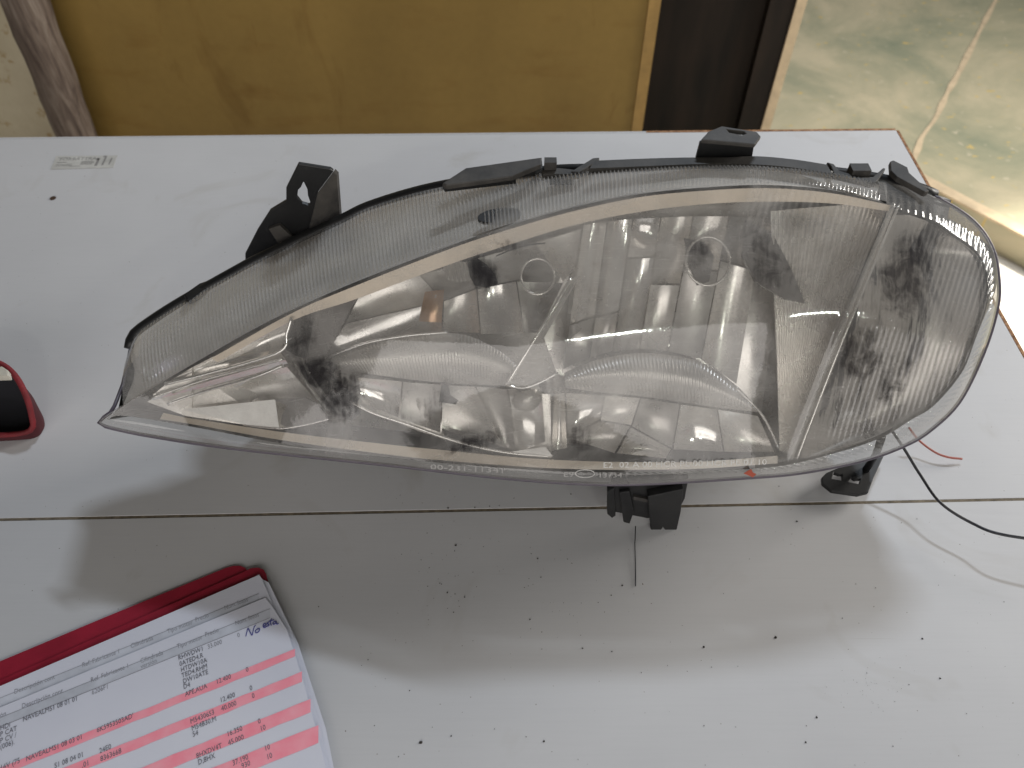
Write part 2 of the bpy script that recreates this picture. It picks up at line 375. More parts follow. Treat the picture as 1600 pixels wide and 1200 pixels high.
prism('screw_head', [sc + np.array((.0032 * math.cos(t), .0032 * math.sin(t), .0001)) for t in an], (0, 0, .0006), simple('rusty_screw', (.10, .06, .04, 1), .6, .5), tb)

# ------------------------------------------------------------------ headlamp
HL = empty('headlamp', 'black bodied car headlamp with hazy scratched clear lens lying on white table', 'headlamp')
LZ = .04
ctrl = [(156, 660, .062), (300, 667, .060), (450, 694, .058), (620, 716, .057), (800, 732, .056), (1000, 738, .056), (1200, 728, .058), (1319, 704, .062), (1425, 654, .075),
        (1503, 582, .10), (1545, 464, .135), (1526, 390, .15), (1462, 345, .168), (1385, 320, .178), (189, 630, .072), (282, 578, .092), (386, 519, .115), (457, 484, .13),
        (557, 440, .148), (700, 385, .165), (800, 350, .175), (1000, 302, .19), (1200, 288, .193), (1300, 295, .187),
        (800, 550, .130), (1000, 520, .137), (1200, 510, .139), (600, 585, .107), (400, 605, .088), (1400, 500, .136)]
cx = np.array([(a / 1000, b / 1000) for a, b, c in ctrl]); cz = np.array([c for *_, c in ctrl]); nC = len(ctrl)
def tps(r2): return np.where(r2 > 0, .5 * r2 * np.log(np.maximum(r2, 1e-12)), 0)
K = tps(((cx[:, None] - cx[None]) ** 2).sum(-1)) + 1e-4 * np.eye(nC)
Pm = np.c_[np.ones(nC), cx]; AA = np.block([[K, Pm], [Pm.T, np.zeros((3, 3))]])
wts = np.linalg.solve(AA, np.r_[cz, 0, 0, 0])
def zf(px, py):
    q = np.array((px / 1000, py / 1000)); return float(tps(((cx - q) ** 2).sum(-1)) @ wts[:nC] + wts[nC] + wts[nC + 1:] @ q) + LZ
def F(px, py, d=0.0):                        # point on the lens face, or d metres behind it
    p = P(px, py, zf(px, py))
    if d:
        r = ray(px, py); p = p + r / np.linalg.norm(r) * d
    return p
topI = [(166, 655), (189, 636), (282, 580), (386, 520), (457, 484), (557, 440), (700, 385), (800, 351), (900, 323), (1000, 303), (1100, 293), (1200, 289), (1300, 297), (1385, 318),
        (1421, 332), (1462, 346), (1490, 365), (1526, 392), (1542, 424), (1544, 450)]
botI = [(166, 655), (198, 650), (307, 668), (448, 694), (620, 716), (700, 724), (800, 732), (900, 737), (1000, 738), (1100, 736), (1219, 728), (1319, 704), (1381, 682), (1425, 655),
        (1459, 634), (1503, 582), (1524, 530), (1540, 485), (1544, 450)]
nu, nv = 900, 70
tI, bI = cr(topI, nu), cr(botI, nu)
# make columns share x as well as possible
def byx(path, n):
    p = cr(path, 4000); x = p[:, 0]; w = np.linspace(0, 1, n); xx = x[0] + (x[-1] - x[0]) * w
    return np.stack([xx, np.interp(xx, x, p[:, 1])], 1)
tI, bI = byx(topI, nu), byx(botI, nu)
ridge = cr([(1396, 318), (1345, 440), (1292, 570), (1236, 716)], 60)
def ridge_x(py): return np.interp(py, ridge[:, 1], ridge[:, 0])
V = []
for i in range(nu):
    for j in range(nv):
        v = j / (nv - 1); px = tI[i, 0]; py = tI[i, 1] + (bI[i, 1] - tI[i, 1]) * v
        edge = min(1, min(v, 1 - v) * 12)
        h = 0
        s = px + (py - 500) * .30
        off = px - ridge_x(py)
        if off > 14:                          # flutes over the turn signal, stronger to the right
            k = min(1, (off - 14) / 60) * edge; h += k * .00042 * math.cos(2 * math.pi * s / 8.6)
        elif px > 1150 and off < -14:         # faint flutes at the upper right of the main lens
            k = min(1, (px - 1150) / 80) * min(1, (-off - 14) / 40) * max(0, 1 - v * 2.2) * edge; h += k * .0005 * math.cos(2 * math.pi * s / 11.0)
        h += .0012 * math.exp(-(off / 5) ** 2) * edge
        p = P(px, py, zf(px, py) + h)
        V.append(p)
mesh('lens', V, grid_faces(nu, nv), M['lens'], HL, True)
lens = bpy.data.objects['lens']
# outer edge loop (px, py, z)
topO = [(204, 545, .068), (211, 524, .073), (239, 502, .078), (286, 472, .085), (360, 430, .097), (416, 400, .106), (529, 347, .125), (585, 321, .135), (691, 292, .15), (846, 270, .166),
        (921, 266, .172), (1000, 262, .175), (1100, 259, .178), (1182, 260, .178), (1289, 270, .176), (1380, 283, .172), (1451, 303, .166), (1517, 342, .153), (1550, 386, .142), (1560, 433, .132),
        (1559, 477, .122), (1539, 546, .102), (1500, 626, .077), (1453, 673, .062), (1412, 697, .055), (1350, 719, .050), (1256, 738, .046), (1172, 746, .044), (1000, 756, .042), (900, 755, .042),
        (780, 746, .042), (620, 728, .043), (370, 701, .047), (245, 683, .050), (175, 669, .056), (155, 661, .059), (162, 652, .063)]
topO = [(a_, b_, c_ + LZ) for a_, b_, c_ in topO]
inD = cr([(192, 632), (282, 578), (386, 518), (457, 482), (557, 438), (700, 383), (800, 349), (900, 321), (1000, 301), (1100, 291), (1200, 287), (1300, 295), (1385, 315)], 1500)
ouE = cr(topO[:16], 1500)
Vb = []; nb = 16
NR_ = 205
for i in range(1500):
    D = P(inD[i, 0], inD[i, 1], zf(*inD[i])); E = P(ouE[i, 0], ouE[i, 1], ouE[i, 2])
    u = i / 1499
    for j in range(nb):
        v = j / (nb - 1)
        p = D + (E - D) * v; p = p + np.array((0, 0, .006 * math.sin(math.pi * v) * (1 - .4 * u)))
        e = min(1, min(v - .04, .97 - v) * 9) if .04 < v < .97 else 0
        if 0.03 < u < .99: p = p + np.array((0, -.3, .95)) * e * .0012 * math.cos(2 * math.pi * (u + .0018 * v) * NR_)
        Vb.append(p)
mesh('lens_brow', Vb, grid_faces(1500, nb), M['lens'], lens, True)
# side wall at right, bottom and up to the tip
inR = cr(np.array([(1385, 318), (1421, 332), (1462, 346), (1490, 365), (1526, 392), (1542, 424), (1544, 450), (1540, 485), (1524, 530), (1503, 582), (1459, 634), (1425, 655), (1381, 682), (1319, 704), (1219, 728),
                   (1100, 736), (1000, 738), (900, 737), (800, 732), (700, 724), (620, 716), (448, 694), (307, 668), (198, 650), (170, 656), (176, 648), (192, 632)]), 700)
ouR = cr(topO[15:] + [(192, 632, .073 + LZ)], 700)
def rim_off(i, j): return 0
Vr = []; nr = 9
for i in range(700):
    # nearest outer station by matching the fraction of the way round
    D = P(inR[i, 0], inR[i, 1], zf(*inR[i])); E = P(ouR[i, 0], ouR[i, 1], ouR[i, 2])
    for j in range(nr):
        v = j / (nr - 1); p = D + (E - D) * v; r = ray(*inR[i]); p = p - r / np.linalg.norm(r) * (.0035 * math.sin(math.pi * v))
        if i < 420 and .1 < v < .55: p = p + np.array((0, 0, .0005)) * math.cos(2 * math.pi * i / 700 * 150) * (1 if i < 300 else (420 - i) / 120)
        Vr.append(p)
mesh('lens_rim', Vr, grid_faces(700, nr), M['rim'], lens, True)

# black flange following the outer edge
loopO = cr(topO + [(176, 640, .066 + LZ), (192, 600, .066 + LZ)], 260)
fl = [P(x, y, z) + ray(x, y) * .006 for x, y, z in loopO]
kt = [k for k, q in enumerate(loopO) if not (q[0] < 206 and q[1] > 562) and ((q[1] < np.interp(q[0], tI[:, 0], tI[:, 1]) + 4 and q[0] < 1470) or q[0] < 206)]
kt = sorted(k if k < 200 else k - len(loopO) for k in kt)
tube('flange', [fl[k] for k in kt], .0048, M['black'], HL, n=8)
kb = list(range(max(kt), min(kt) + len(loopO) + 1))
tube('lens_edge', [P(*loopO[k % len(loopO)]) + ray(*loopO[k % len(loopO)][:2]) * .002 for k in kb], .0013, M['ledge'], HL, n=8)
# grey inner shell under the brow
Vi = []
for i in range(0, 1500, 6):
    D = F(inD[i, 0], inD[i, 1] + 2, .007); E = P(ouE[i, 0], ouE[i, 1], ouE[i, 2]) + ray(*ouE[i, :2]) * .004
    for j in range(8):
        v = j / 7; p = D + (E - D) * v; Vi.append(p + np.array((0, .002, -.006)) * math.sin(math.pi * v))
ish = mesh('inner_shell', Vi, grid_faces(250, 8), M['shell'], HL, True)
prism('dark_oval', [P(780 + 34 * math.cos(t), 336 + 11 * math.sin(t) - 4 * math.cos(t), .172 + LZ) for t in np.linspace(0, 6.283, 20)[:-1]], (0, .001, -.003), M['black'], ish)  # black oval laid on the shell for a dark blotch
# housing shell behind
inner = cr(inR[::5].tolist(), 900)
def hstart(k, x, y, z):
    if k in set_t: return P(x, y, z) + ray(x, y) * .008
    q = inner[np.argmin(((inner - (x, y)) ** 2).sum(1))]; return F(q[0], q[1], .012)
set_t = {k % len(loopO) for k in kt}
lo = np.array([hstart(k, *q) for k, q in enumerate(loopO)]); c0 = lo.mean(0)
rings = [lo]
for k, (s_x, s_z, dy, zc) in enumerate(((.97, .96, .018, 0), (.90, .80, .045, -.008), (.80, .62, .075, -.018), (.55, .35, .088, -.022))):
    q = lo.copy(); q[:, 0] = c0[0] + .02 + (lo[:, 0] - c0[0]) * s_x * (1 if k < 2 else .95); q[:, 2] = c0[2] + zc + (lo[:, 2] - c0[2]) * s_z; q[:, 1] = c0[1] + (lo[:, 1] - c0[1]) * (1 - .22 * (k + 1)) + dy * .72
    low_ = np.array([i not in set_t and lo[i, 2] < .125 for i in range(len(lo))])
    q[low_, 2] = (lo[low_, 2] * .8, lo[low_, 2] * .42, np.full(low_.sum(), .014), np.full(low_.sum(), .016))[k]
    rgt = lo[:, 0] > .12; q[rgt, 0] -= (lo[rgt, 0] - .12) * (0, .05, .1, .1)[k]
    q[:, 2] = np.maximum(q[:, 2], .012); rings.append(q)
m_ = len(lo); Vh = np.vstack(rings + [rings[-1].mean(0)[None]])
Fh = [(k * m_ + i, k * m_ + (i + 1) % m_, (k + 1) * m_ + (i + 1) % m_, (k + 1) * m_ + i) for k in range(len(rings) - 1) for i in range(m_)]
Fh += [((len(rings) - 1) * m_ + i, (len(rings) - 1) * m_ + (i + 1) % m_, len(Vh) - 1) for i in range(m_)]
mesh('housing', Vh, Fh, M['black'], HL, True)

# --- inside the lamp
def pillow(name, q, d, mat, bu=0.0, bv=0.0, parent=None, n=10):
    q = np.array(q, float); d = np.broadcast_to(d, 4) if np.isscalar(d) else np.array(d)
    vs = []
    for i in range(n):
        u = i / (n - 1)
        for j in range(n):
            v = j / (n - 1); w = ((1 - u) * (1 - v), u * (1 - v), u * v, (1 - u) * v)
            xy = sum(a * b for a, b in zip(w, q)); dd = sum(a * b for a, b in zip(w, d))
            vs.append(F(xy[0], xy[1], dd + bu * 4 * u * (1 - u) + bv * 4 * v * (1 - v)))
    return mesh(name, vs, grid_faces(n, n), mat, parent or HL, True)
def ribbed(name, top, bot, d0, d1, ribs, amp, mat, parent=None, slant=0, bulge=0, n=None, m=14):
    n = n or max(40, ribs * 7); t, b = cr(top, n), cr(bot, n); vs = []
    for i in range(n):
        for j in range(m):
            v = j / (m - 1); xy = t[i] + (b[i] - t[i]) * v
            dd = d0 + (d1 - d0) * v + bulge * 4 * v * (1 - v)
            e = min(1, min(v, 1 - v) * 8)
            vs.append(F(xy[0], xy[1], dd + amp * e * math.cos(2 * math.pi * ribs * (i / (n - 1) + slant * v))))
    return mesh(name, vs, grid_faces(n, m), mat, parent or HL, True)
def band(name, pts_top, pts_bot, d0, d1, mat, parent=None, n=120, bulge=0):
    return ribbed(name, pts_top, pts_bot, d0, d1, 1, 0, mat, parent, 0, bulge, n, 6)
# silvered bowl closing the back
Vq = []; nq, mq = 120, 26
tQ, bQ = byx(topI[2:], nq), byx(botI[2:], nq)
x0, x1 = 300, 1536
for i in range(nq):
    px = x0 + (x1 - x0) * i / (nq - 1)
    yt = np.interp(px, tI[:, 0], tI[:, 1]) + 6; yb = np.interp(px, bI[:, 0], bI[:, 1]) - 6
    for j in range(mq):
        v = j / (mq - 1); e = math.sin(math.pi * v) ** .28 if 0 < v < 1 else 0; eu = min(1, min(i, nq - 1 - i) / 12)
        Vq.append(F(px, yt + (yb - yt) * v, .010 + .074 * e * eu ** .6))
bowl = mesh('reflector_bowl', Vq, grid_faces(nq, mq), M['chrome2'], HL, True)
# tan bezel under the brow and along the bottom
band('bezel', [(330, 560), (457, 489), (557, 446), (700, 390), (800, 357), (900, 329), (1000, 308), (1100, 298), (1200, 294), (1300, 302), (1392, 321)],
     [(340, 566), (457, 501), (557, 467), (700, 414), (800, 381), (900, 351), (1000, 331), (1100, 319), (1200, 315), (1300, 318), (1388, 330)], .004, .008, M['bezel'])
band('bezel', [(255, 645), (307, 655), (448, 676), (620, 696), (700, 704), (800, 714), (900, 720), (1000, 722), (1100, 721), (1215, 712)],
     [(250, 655), (307, 664), (448, 689), (620, 712), (700, 720), (800, 728), (900, 733), (1000, 734), (1100, 732), (1215, 724)], .010, .004, M['bezel'])
# left position-lamp chamber
mk = mesh('marker_reflector', [F(230, 628, .012), F(300, 580, .014), F(452, 503, .016), F(470, 580, .03), F(520, 650, .02), F(440, 672, .014), F(290, 650, .01)], [(0, 1, 2, 3, 4, 5, 6)], M['chrome2'], HL)
pillow('step_facet', [(258, 600), (300, 574), (456, 496), (437, 549)], [.008, .008, .010, .014], M['chrome'], .004, .002, mk)
pillow('step_facet', [(238, 618), (258, 601), (438, 551), (446, 561)], [.008, .008, .013, .009], M['chrome2'], 0, .002, mk)
pillow('step_facet', [(236, 626), (240, 619), (446, 562), (452, 572)], [.009, .008, .009, .013], M['bright'], 0, .001, mk)
pillow('step_facet', [(262, 634), (262, 628), (448, 573), (494, 626)], [.010, .009, .012, .014], M['chrome'], .004, .003, mk)
for pts, r in (([(258, 600), (330, 582), (436, 550), (448, 522), (456, 496)], .0012), ([(238, 621), (330, 590), (442, 561)], .0009), ([(262, 631), (330, 608), (400, 588), (442, 571)], .0013)):
    tube('chrome_edge', [F(x, y, .004) for x, y in cr(pts, 40)], r, M['bright'], mk, 6)
pillow('side_reflector', [(284, 640), (430, 624), (436, 668), (380, 663)], .004, M['white'], 0, 0, mk)
prism('dark_flap', [F(*p, .0035) for p in [(428, 624), (448, 634), (441, 648), (438, 662), (446, 667), (480, 663), (514, 654), (497, 632), (478, 621)]], (0, .001, -.001), M['smoke'], mk)  # dark grey flap beside the white reflector
for dx in (0, 14):
    tube('clear_bar', [F(x + dx, y, .006) for x, y in cr([(458, 560), (470, 585), (495, 620), (522, 652)], 20)], .0010, M['lens'], mk, 6)
tube('chrome_edge', [F(x, y, .0065) for x, y in cr([(380, 663), (436, 669), (475, 664), (516, 654)], 20)], .0008, M['bright'], mk, 6)
# dark divider between position lamp and main reflectors
dv = prism('divider_panel', [F(*p, .013) for p in [(459, 497), (500, 474), (566, 449), (546, 486), (508, 556), (512, 580), (560, 622), (548, 660), (520, 648), (470, 582), (442, 548)]], (0, .002, -.002), M['smoke'], HL)
prism('black_patch', [F(*p, .011) for p in [(468, 574), (488, 563), (518, 564), (528, 574), (519, 584), (532, 597), (522, 606), (494, 606), (476, 594)]], (0, .0008, -.0008), M['jet'], dv)  # black blotches laid on the divider
prism('black_patch', [F(*p, .0115) for p in [(502, 606), (524, 596), (550, 612), (562, 624), (549, 632), (564, 644), (550, 658), (526, 650), (508, 630)]], (0, .0008, -.0008), M['jet'], dv)
prism('black_patch', [F(*p, .0118) for p in [(460, 500), (492, 482), (484, 530), (478, 560), (462, 556), (446, 546)]], (0, .0008, -.0008), simple('dark_rubber', (.05, .048, .047, 1), .6), dv)
# --- middle (main beam) reflector
mid = band('middle_reflector', [(566, 452), (655, 428), (745, 404), (870, 368), (910, 356)], [(505, 566), (600, 590), (700, 600), (780, 604), (800, 606)], .050, .062, M['chrome3'], n=60)
fc = [([(566, 454), (655, 430), (692, 470), (540, 505)], 'chrome2', .004), ([(540, 506), (692, 471), (690, 518), (504, 563)], 'chrome', .005),
      ([(656, 430), (745, 405), (742, 450), (694, 470)], 'chrome3', .003), ([(694, 471), (744, 452), (750, 520), (692, 518)], 'chrome2', .005),
      ([(746, 452), (806, 440), (818, 520), (752, 522)], 'chrome', .006), ([(746, 404), (835, 380), (812, 436), (746, 450)], 'chrome3', .003),
      ([(836, 380), (908, 358), (898, 420), (880, 440)], 'chrome2', .004), ([(808, 440), (880, 442), (842, 520), (820, 520)], 'chrome3', .004)]
for q, mt, bu in fc: pillow('reflector_facet', q, random.uniform(.026, .032), M[mt], bu, bu * .6, mid)
pillow('amber_reflection', [(664, 456), (694, 452), (690, 504), (654, 502)], .026, M['amber'], -.004, -.002, mid)  # amber patch paints in the reflection of the amber bulb
prism('bulb_shade', [F(*p, .016) for p in [(731, 408), (742, 404), (760, 416), (772, 430), (778, 444), (760, 450), (742, 446), (734, 432)]], (0, .006, -.004), M['jet'], mid)
ribbed('bulb_cap', [(692, 414), (710, 408), (732, 410)], [(698, 436), (716, 440), (738, 438)], .017, .017, 6, .0006, M['chrome3'], mid)
tube('socket_ring', [F(840 + 26 * math.cos(t), 432 + 28 * math.sin(t), .020) for t in np.linspace(0, 2 * math.pi, 33)[:-1]], .0008, M['chrome2'], mid, 6, True)
tube('chrome_edge', [F(x, y, .019) for x, y in cr([(503, 563), (540, 547), (580, 534), (640, 524), (700, 519)], 30)], .0009, M['bright'], mid, 6)
ribbed('fluted_insert', [(504, 564), (560, 543), (640, 526), (720, 522), (780, 548), (808, 572)], [(520, 574), (575, 584), (650, 594), (720, 600), (770, 602), (796, 602)], .021, .024, 58, .0007, M['chrome3'], mid, -.06, -.006)
tube('hair_crack', [F(x, y, .013) for x, y in cr([(775, 400), (800, 390), (830, 382), (852, 380)], 12)], .0005, M['jet'], mid, 5)
# lower scoop
low = band('lower_reflector', [(545, 600), (640, 600), (720, 606), (800, 612), (860, 616)], [(545, 628), (600, 652), (680, 682), (760, 702), (862, 712)], .050, .040, M['chrome2'], n=50)
for q, mt in (([(560, 590), (628, 596), (622, 652), (566, 630)], 'chrome'), ([(630, 597), (690, 601), (688, 676), (626, 654)], 'chrome3'), ([(692, 602), (742, 604), (790, 704), (690, 678)], 'chrome2'),
              ([(744, 604), (792, 608), (806, 706), (778, 690)], 'chrome3'), ([(794, 608), (846, 606), (852, 690), (812, 706)], 'chrome')):
    pillow('reflector_facet', q, random.uniform(.020, .026), M[mt], .004, .004, low)
pillow('reflector_facet', [(798, 706), (852, 698), (864, 713), (840, 712)], .008, M['white'], .001, .001, low)
tube('chrome_edge', [F(x, y, .010) for x, y in cr([(548, 628), (585, 646), (640, 664), (690, 682), (740, 697), (800, 708), (862, 713)], 40)], .0010, M['chrome'], low, 6)
prism('dark_sheet', [F(*p, .014) for p in [(692, 672), (720, 680), (772, 694), (800, 704), (760, 706), (700, 700)]], (0, .001, -.001), M['jet'], low)  # thin black sheets laid over the lower facets
prism('dark_sheet', [F(*p, .018) for p in [(690, 598), (700, 600), (704, 618), (716, 626), (712, 632), (686, 628)]], (0, .001, -.001), M['jet'], low)
tube('bulb_tip', [F(x, y, .017) for x, y in ((812, 612), (824, 620), (836, 632))], [.009, .011, .006], M['chrome3'], low, 12)
# fin between the two reflectors
fin = mesh('fin', [F(908, 428, .012), F(892, 436, .008), F(790, 602, .010), F(818, 607, .009), F(870, 582, .012), F(850, 528, .018)], [(0, 1, 2, 5), (2, 3, 4, 5)], M['chrome'], HL)
tube('chrome_edge', [F(x, y, .0075) for x, y in cr([(893, 434), (860, 490), (822, 552), (791, 602)], 20)], .0012, M['chrome'], fin, 6)
tube('chrome_edge', [F(x, y, .0085) for x, y in cr([(791, 602), (818, 606), (845, 597), (872, 582)], 14)], .0008, M['bright'], fin, 6)
# --- right (dipped beam) reflector with upright facets
rt = band('right_reflector', [(900, 350), (985, 334), (1080, 326), (1160, 326), (1230, 332)], [(878, 584), (940, 566), (1010, 552), (1110, 572), (1190, 645)], .068, .064, M['chrome2'], n=60)
topx_ = [912, 950, 990, 1034, 1084, 1140, 1196]; botx_ = [880, 922, 958, 1000, 1044, 1096, 1152]
topy_ = [352, 346, 342, 340, 338, 338, 342]; boty_ = [580, 562, 552, 548, 552, 564, 604]
mats = ['chrome3', 'chrome', 'chrome3', 'chrome2', 'chrome2', 'chrome']  # uneven chrome tones imitate the facets' differing reflections
for k in range(6):
    t0, t1 = np.array((topx_[k], topy_[k])), np.array((topx_[k + 1] - 2, topy_[k + 1])); b0, b1 = np.array((botx_[k], boty_[k])), np.array((botx_[k + 1] - 2, boty_[k + 1]))
    cuts = [0, random.uniform(.3, .75), 1]
    for a_, b_ in zip(cuts[:-1], cuts[1:]):
        q = [t0 + (b0 - t0) * a_, t1 + (b1 - t1) * a_, t1 + (b1 - t1) * (b_ - .015), t0 + (b0 - t0) * (b_ - .015)]
        d = random.uniform(.036, .046); pillow('reflector_facet', q, [d, d + random.uniform(-.006, .006), d + random.uniform(-.004, .004), d], M[random.choice(mats)], random.choice([.004, .006, -.003]), .006, rt)
prism('dark_sheet', [F(*p, .030) for p in [(1070, 372), (1100, 378), (1116, 400), (1108, 440), (1090, 446), (1076, 410)]], (0, .002, -.002), M['smoke'], rt)  # thin dark sheet inside the socket ring
tube('socket_ring', [F(1106 + 34 * math.cos(t), 408 + 38 * math.sin(t), .030) for t in np.linspace(0, 2 * math.pi, 33)[:-1]], .0009, M['chrome2'], rt, 6, True)
prism('dark_sheet', [F(*p, .034) for p in [(1166, 345), (1206, 362), (1236, 420), (1258, 474), (1226, 468), (1180, 440), (1160, 400)]], (0, .002, -.002), M['smoke'], rt)  # thin dark sheet stands in for the open gap beside the wing
ribbed('fluted_insert', [(882, 582), (930, 563), (990, 552), (1050, 555), (1100, 568), (1150, 602), (1186, 640)], [(884, 606), (930, 612), (990, 618), (1050, 626), (1100, 634), (1150, 640), (1184, 644)], .030, .028, 56, .0007, M['chrome3'], rt, -.06, -.010)
for q, mt in (([(884, 614), (944, 618), (936, 656), (888, 682)], 'chrome'), ([(946, 618), (1000, 622), (986, 664), (938, 656)], 'chrome2'), ([(888, 684), (936, 658), (984, 666), (960, 708)], 'chrome3'),
              ([(1002, 622), (1062, 632), (1050, 700), (988, 666)], 'chrome3'), ([(1064, 632), (1120, 640), (1130, 706), (1052, 702)], 'chrome'), ([(1122, 640), (1184, 650), (1210, 706), (1132, 706)], 'chrome2'),
              ([(866, 616), (882, 614), (886, 700), (862, 704)], 'chrome2'), ([(964, 708), (986, 668), (1048, 702), (1040, 716)], 'chrome2')):
    pillow('reflector_facet', q, random.uniform(.024, .032), M[mt], .005, .005, rt)
tube('chrome_edge', [F(x, y, .022) for x, y in cr([(1150, 606), (1186, 642), (1204, 672), (1216, 700)], 16)], .0009, M['chrome'], rt, 6)
# clear wing right of the reflector
wing = ribbed('side_wing', [(1204, 330), (1270, 324), (1340, 320), (1386, 326)], [(1218, 704), (1224, 706), (1230, 708), (1238, 710)], .030, .022, 26, .0005, M['chrome2'], None, 0, .012, m=30)
# ridge between main lens and turn signal
rd = tube('dividing_ridge', [F(x, y, .003) for x, y in ridge], .0014, M['lens'], HL, 8)
tube('dividing_ridge', [F(x + 9, y + 1, .004) for x, y in ridge], .0008, M['chrome'], rd, 6)
pillow('dividing_wall', [(1398, 324), (1386, 330), (1236, 712), (1250, 712)], [.006, .035, .035, .006], M['chrome2'])
# turn-signal chamber
tsx = []
Vt = []; nt, mt_ = 50, 50
for i in range(nt):
    v = i / (nt - 1); py = 336 + (716 - 336) * v
    xl = ridge_x(py) + 8; row = cr(topI[13:], 200); row2 = cr(botI[10:], 200)
    xs_r = np.interp(py, row[:, 1], row[:, 0]) if py < 450 else np.interp(py, row2[::-1, 1], row2[::-1, 0])
    xr_ = max(xl + 4, xs_r - 12)
    for j in range(mt_):
        u = j / (mt_ - 1); Vt.append(F(xl + (xr_ - xl) * u, py, .008 + .022 * math.sin(math.pi * min(1, u * .8 + .1)) * min(1, min(v, 1 - v) * 7)))
mesh('turn_signal_chamber', Vt, grid_faces(nt, mt_), M['blotched'], HL, True)

# --- moulded approval text on the lens
def lens_text(s, x0, y0, x1, y1, hpx, mat, name='moulded_text', d=-.0016):
    v, f = text_mesh(s, 1.0)
    w = max(a for a, _, _ in v); hh = .72
    vv = []
    for a, b, _ in v:
        t = a / w; px = x0 + (x1 - x0) * t; py = y0 + (y1 - y0) * t - b / hh * hpx
        vv.append(F(px, py, d))
    return mesh(name, vv, f, mat, lens)
lens_text('E2  02 A 00 HCR PL 00 HCR PL 01 10', 942, 731, 1198, 726, 9, M['gloss'])
lens_text('00-231-11341', 672, 733, 786, 739, 8, M['gloss2'], d=-.0046)
lens_text('E9', 880, 745, 896, 745, 8, M['gloss2'], d=-.0046)
tube('moulded_ring', [F(914 + 15 * math.cos(t), 740 + 6 * math.sin(t), -.0046) for t in np.linspace(0, 6.283, 24)[:-1]], .0003, M['gloss'], lens, 5, True)
lens_text('13734', 934, 746, 972, 746, 8, M['gloss2'], d=-.0046)
prism('wax_mark', [F(*p, -.0036) for p in [(1162, 740), (1168, 736), (1174, 733), (1176, 738), (1182, 741), (1176, 746), (1170, 743)]], (0, .0004, -.0004), M['speck'], lens)

# --- dark blotches laid on the lens over dark spots inside
def m_blotch():
    n = N('dark_blotches'); n.n.remove(n.p)
    at = n.add('ShaderNodeAttribute', attribute_name='thickness'); co = n.coord()
    nz = n.noise(n.coord((70, 70, 70)), 1, 7, .72, 1.0); st = n.noise(n.coord((420, 60, 60), (0, 0, .3)), 1, 3)
    k = n.math('ADD', at.outputs['Fac'], n.math('ADD', n.math('MULTIPLY', n.math('SUBTRACT', nz, .5), 2.0), n.math('MULTIPLY', n.math('SUBTRACT', st, .5), 1.0)))
    fac = n.math('MULTIPLY', n.ramp(k, [(.34, G(0)), (.95, G(1))]), n.math('MINIMUM', n.math('MULTIPLY', at.outputs['Fac'], 1.5), .78))
    tr = n.add('ShaderNodeBsdfTransparent'); df = n.add('ShaderNodeBsdfDiffuse'); df.inputs[0].default_value = (.035, .032, .034, 1)
    mx = n.add('ShaderNodeMixShader'); n.link(fac, mx.inputs[0]); n.link(tr.outputs[0], mx.inputs[1]); n.link(df.outputs[0], mx.inputs[2]); n.link(mx.outputs[0], n.out.inputs[0])
    return n.m
GR = m_blotch()
for cx_, cy_, rx, ry, tilt, st in ((754, 426, 30, 40, -.45, .85), (498, 582, 50, 30, .15, .85), (534, 622, 44, 48, .5, .85), (1416, 430, 48, 84, .2, .85), (1346, 556, 42, 54, .3, .85), (1398, 600, 40, 64, .3, .6),
                                   (1196, 408, 56, 70, -.3, .55), (1092, 398, 34, 46, .2, .5), (474, 528, 26, 60, .25, .6), (906, 688, 30, 34, .2, .6), (742, 692, 60, 18, -.3, .7), (676, 640, 40, 40, 0, .45), (640, 640, 30, 40, .2, .4), (800, 385, 36, 14, .3, .5)):
    n = 22; vs = []; th = []
    for i in range(n):
        for j in range(n):
            u, v = 2 * i / (n - 1) - 1, 2 * j / (n - 1) - 1; px = cx_ + rx * u * math.cos(tilt) - ry * v * math.sin(tilt); py = cy_ + rx * u * math.sin(tilt) + ry * v * math.cos(tilt)
            vs.append(F(px, py, -.0014)); th.append(max(0, 1 - (u * u + v * v)) ** .7 * st)
    o = mesh('lens_blotch', vs, grid_faces(n, n), GR, lens, True)
    o.data.attributes.new('thickness', 'FLOAT', 'POINT').data.foreach_set('value', th)

# --- brackets and clips
yb_ = P(450, 388, .105 + LZ)[1] + .012
def up(pts, y): return [Py(a, b, y) for a, b in pts]
lb = prism('mounting_bracket', up([(466, 256), (516, 264), (521, 268), (497, 300), (484, 352), (486, 392), (383, 430), (383, 397), (402, 360), (422, 329), (447, 314), (447, 294)], yb_), (0, .003, 0), M['black'], HL,
           holes=[up([(474, 284), (480, 296), (481, 306), (485, 318), (482, 321), (472, 318), (464, 308), (465, 298), (470, 293)], yb_)], bevel=.0006)
y2 = yb_ + .001
v0 = [Py(521, 268, y2), Py(526, 273, y2 + .004), Py(532, 350, y2 + .010), Py(486, 392, y2), Py(484, 352, y2), Py(497, 300, y2)]
prism('side_web', v0, (.001, .003, 0), M['dusty'], lb)
prism('inner_rib', up([(420, 358), (437, 352), (462, 376), (440, 388)], yb_ - .003), (0, .003, 0), M['dusty'], lb)
# small clip low on the left flange
prism('flange_clip', [P(*p, .090 + LZ) for p in [(286, 460), (312, 442), (345, 430), (362, 426), (366, 434), (330, 450), (292, 468)]], (0, 0, -.006), M['black'], HL, bevel=.001)
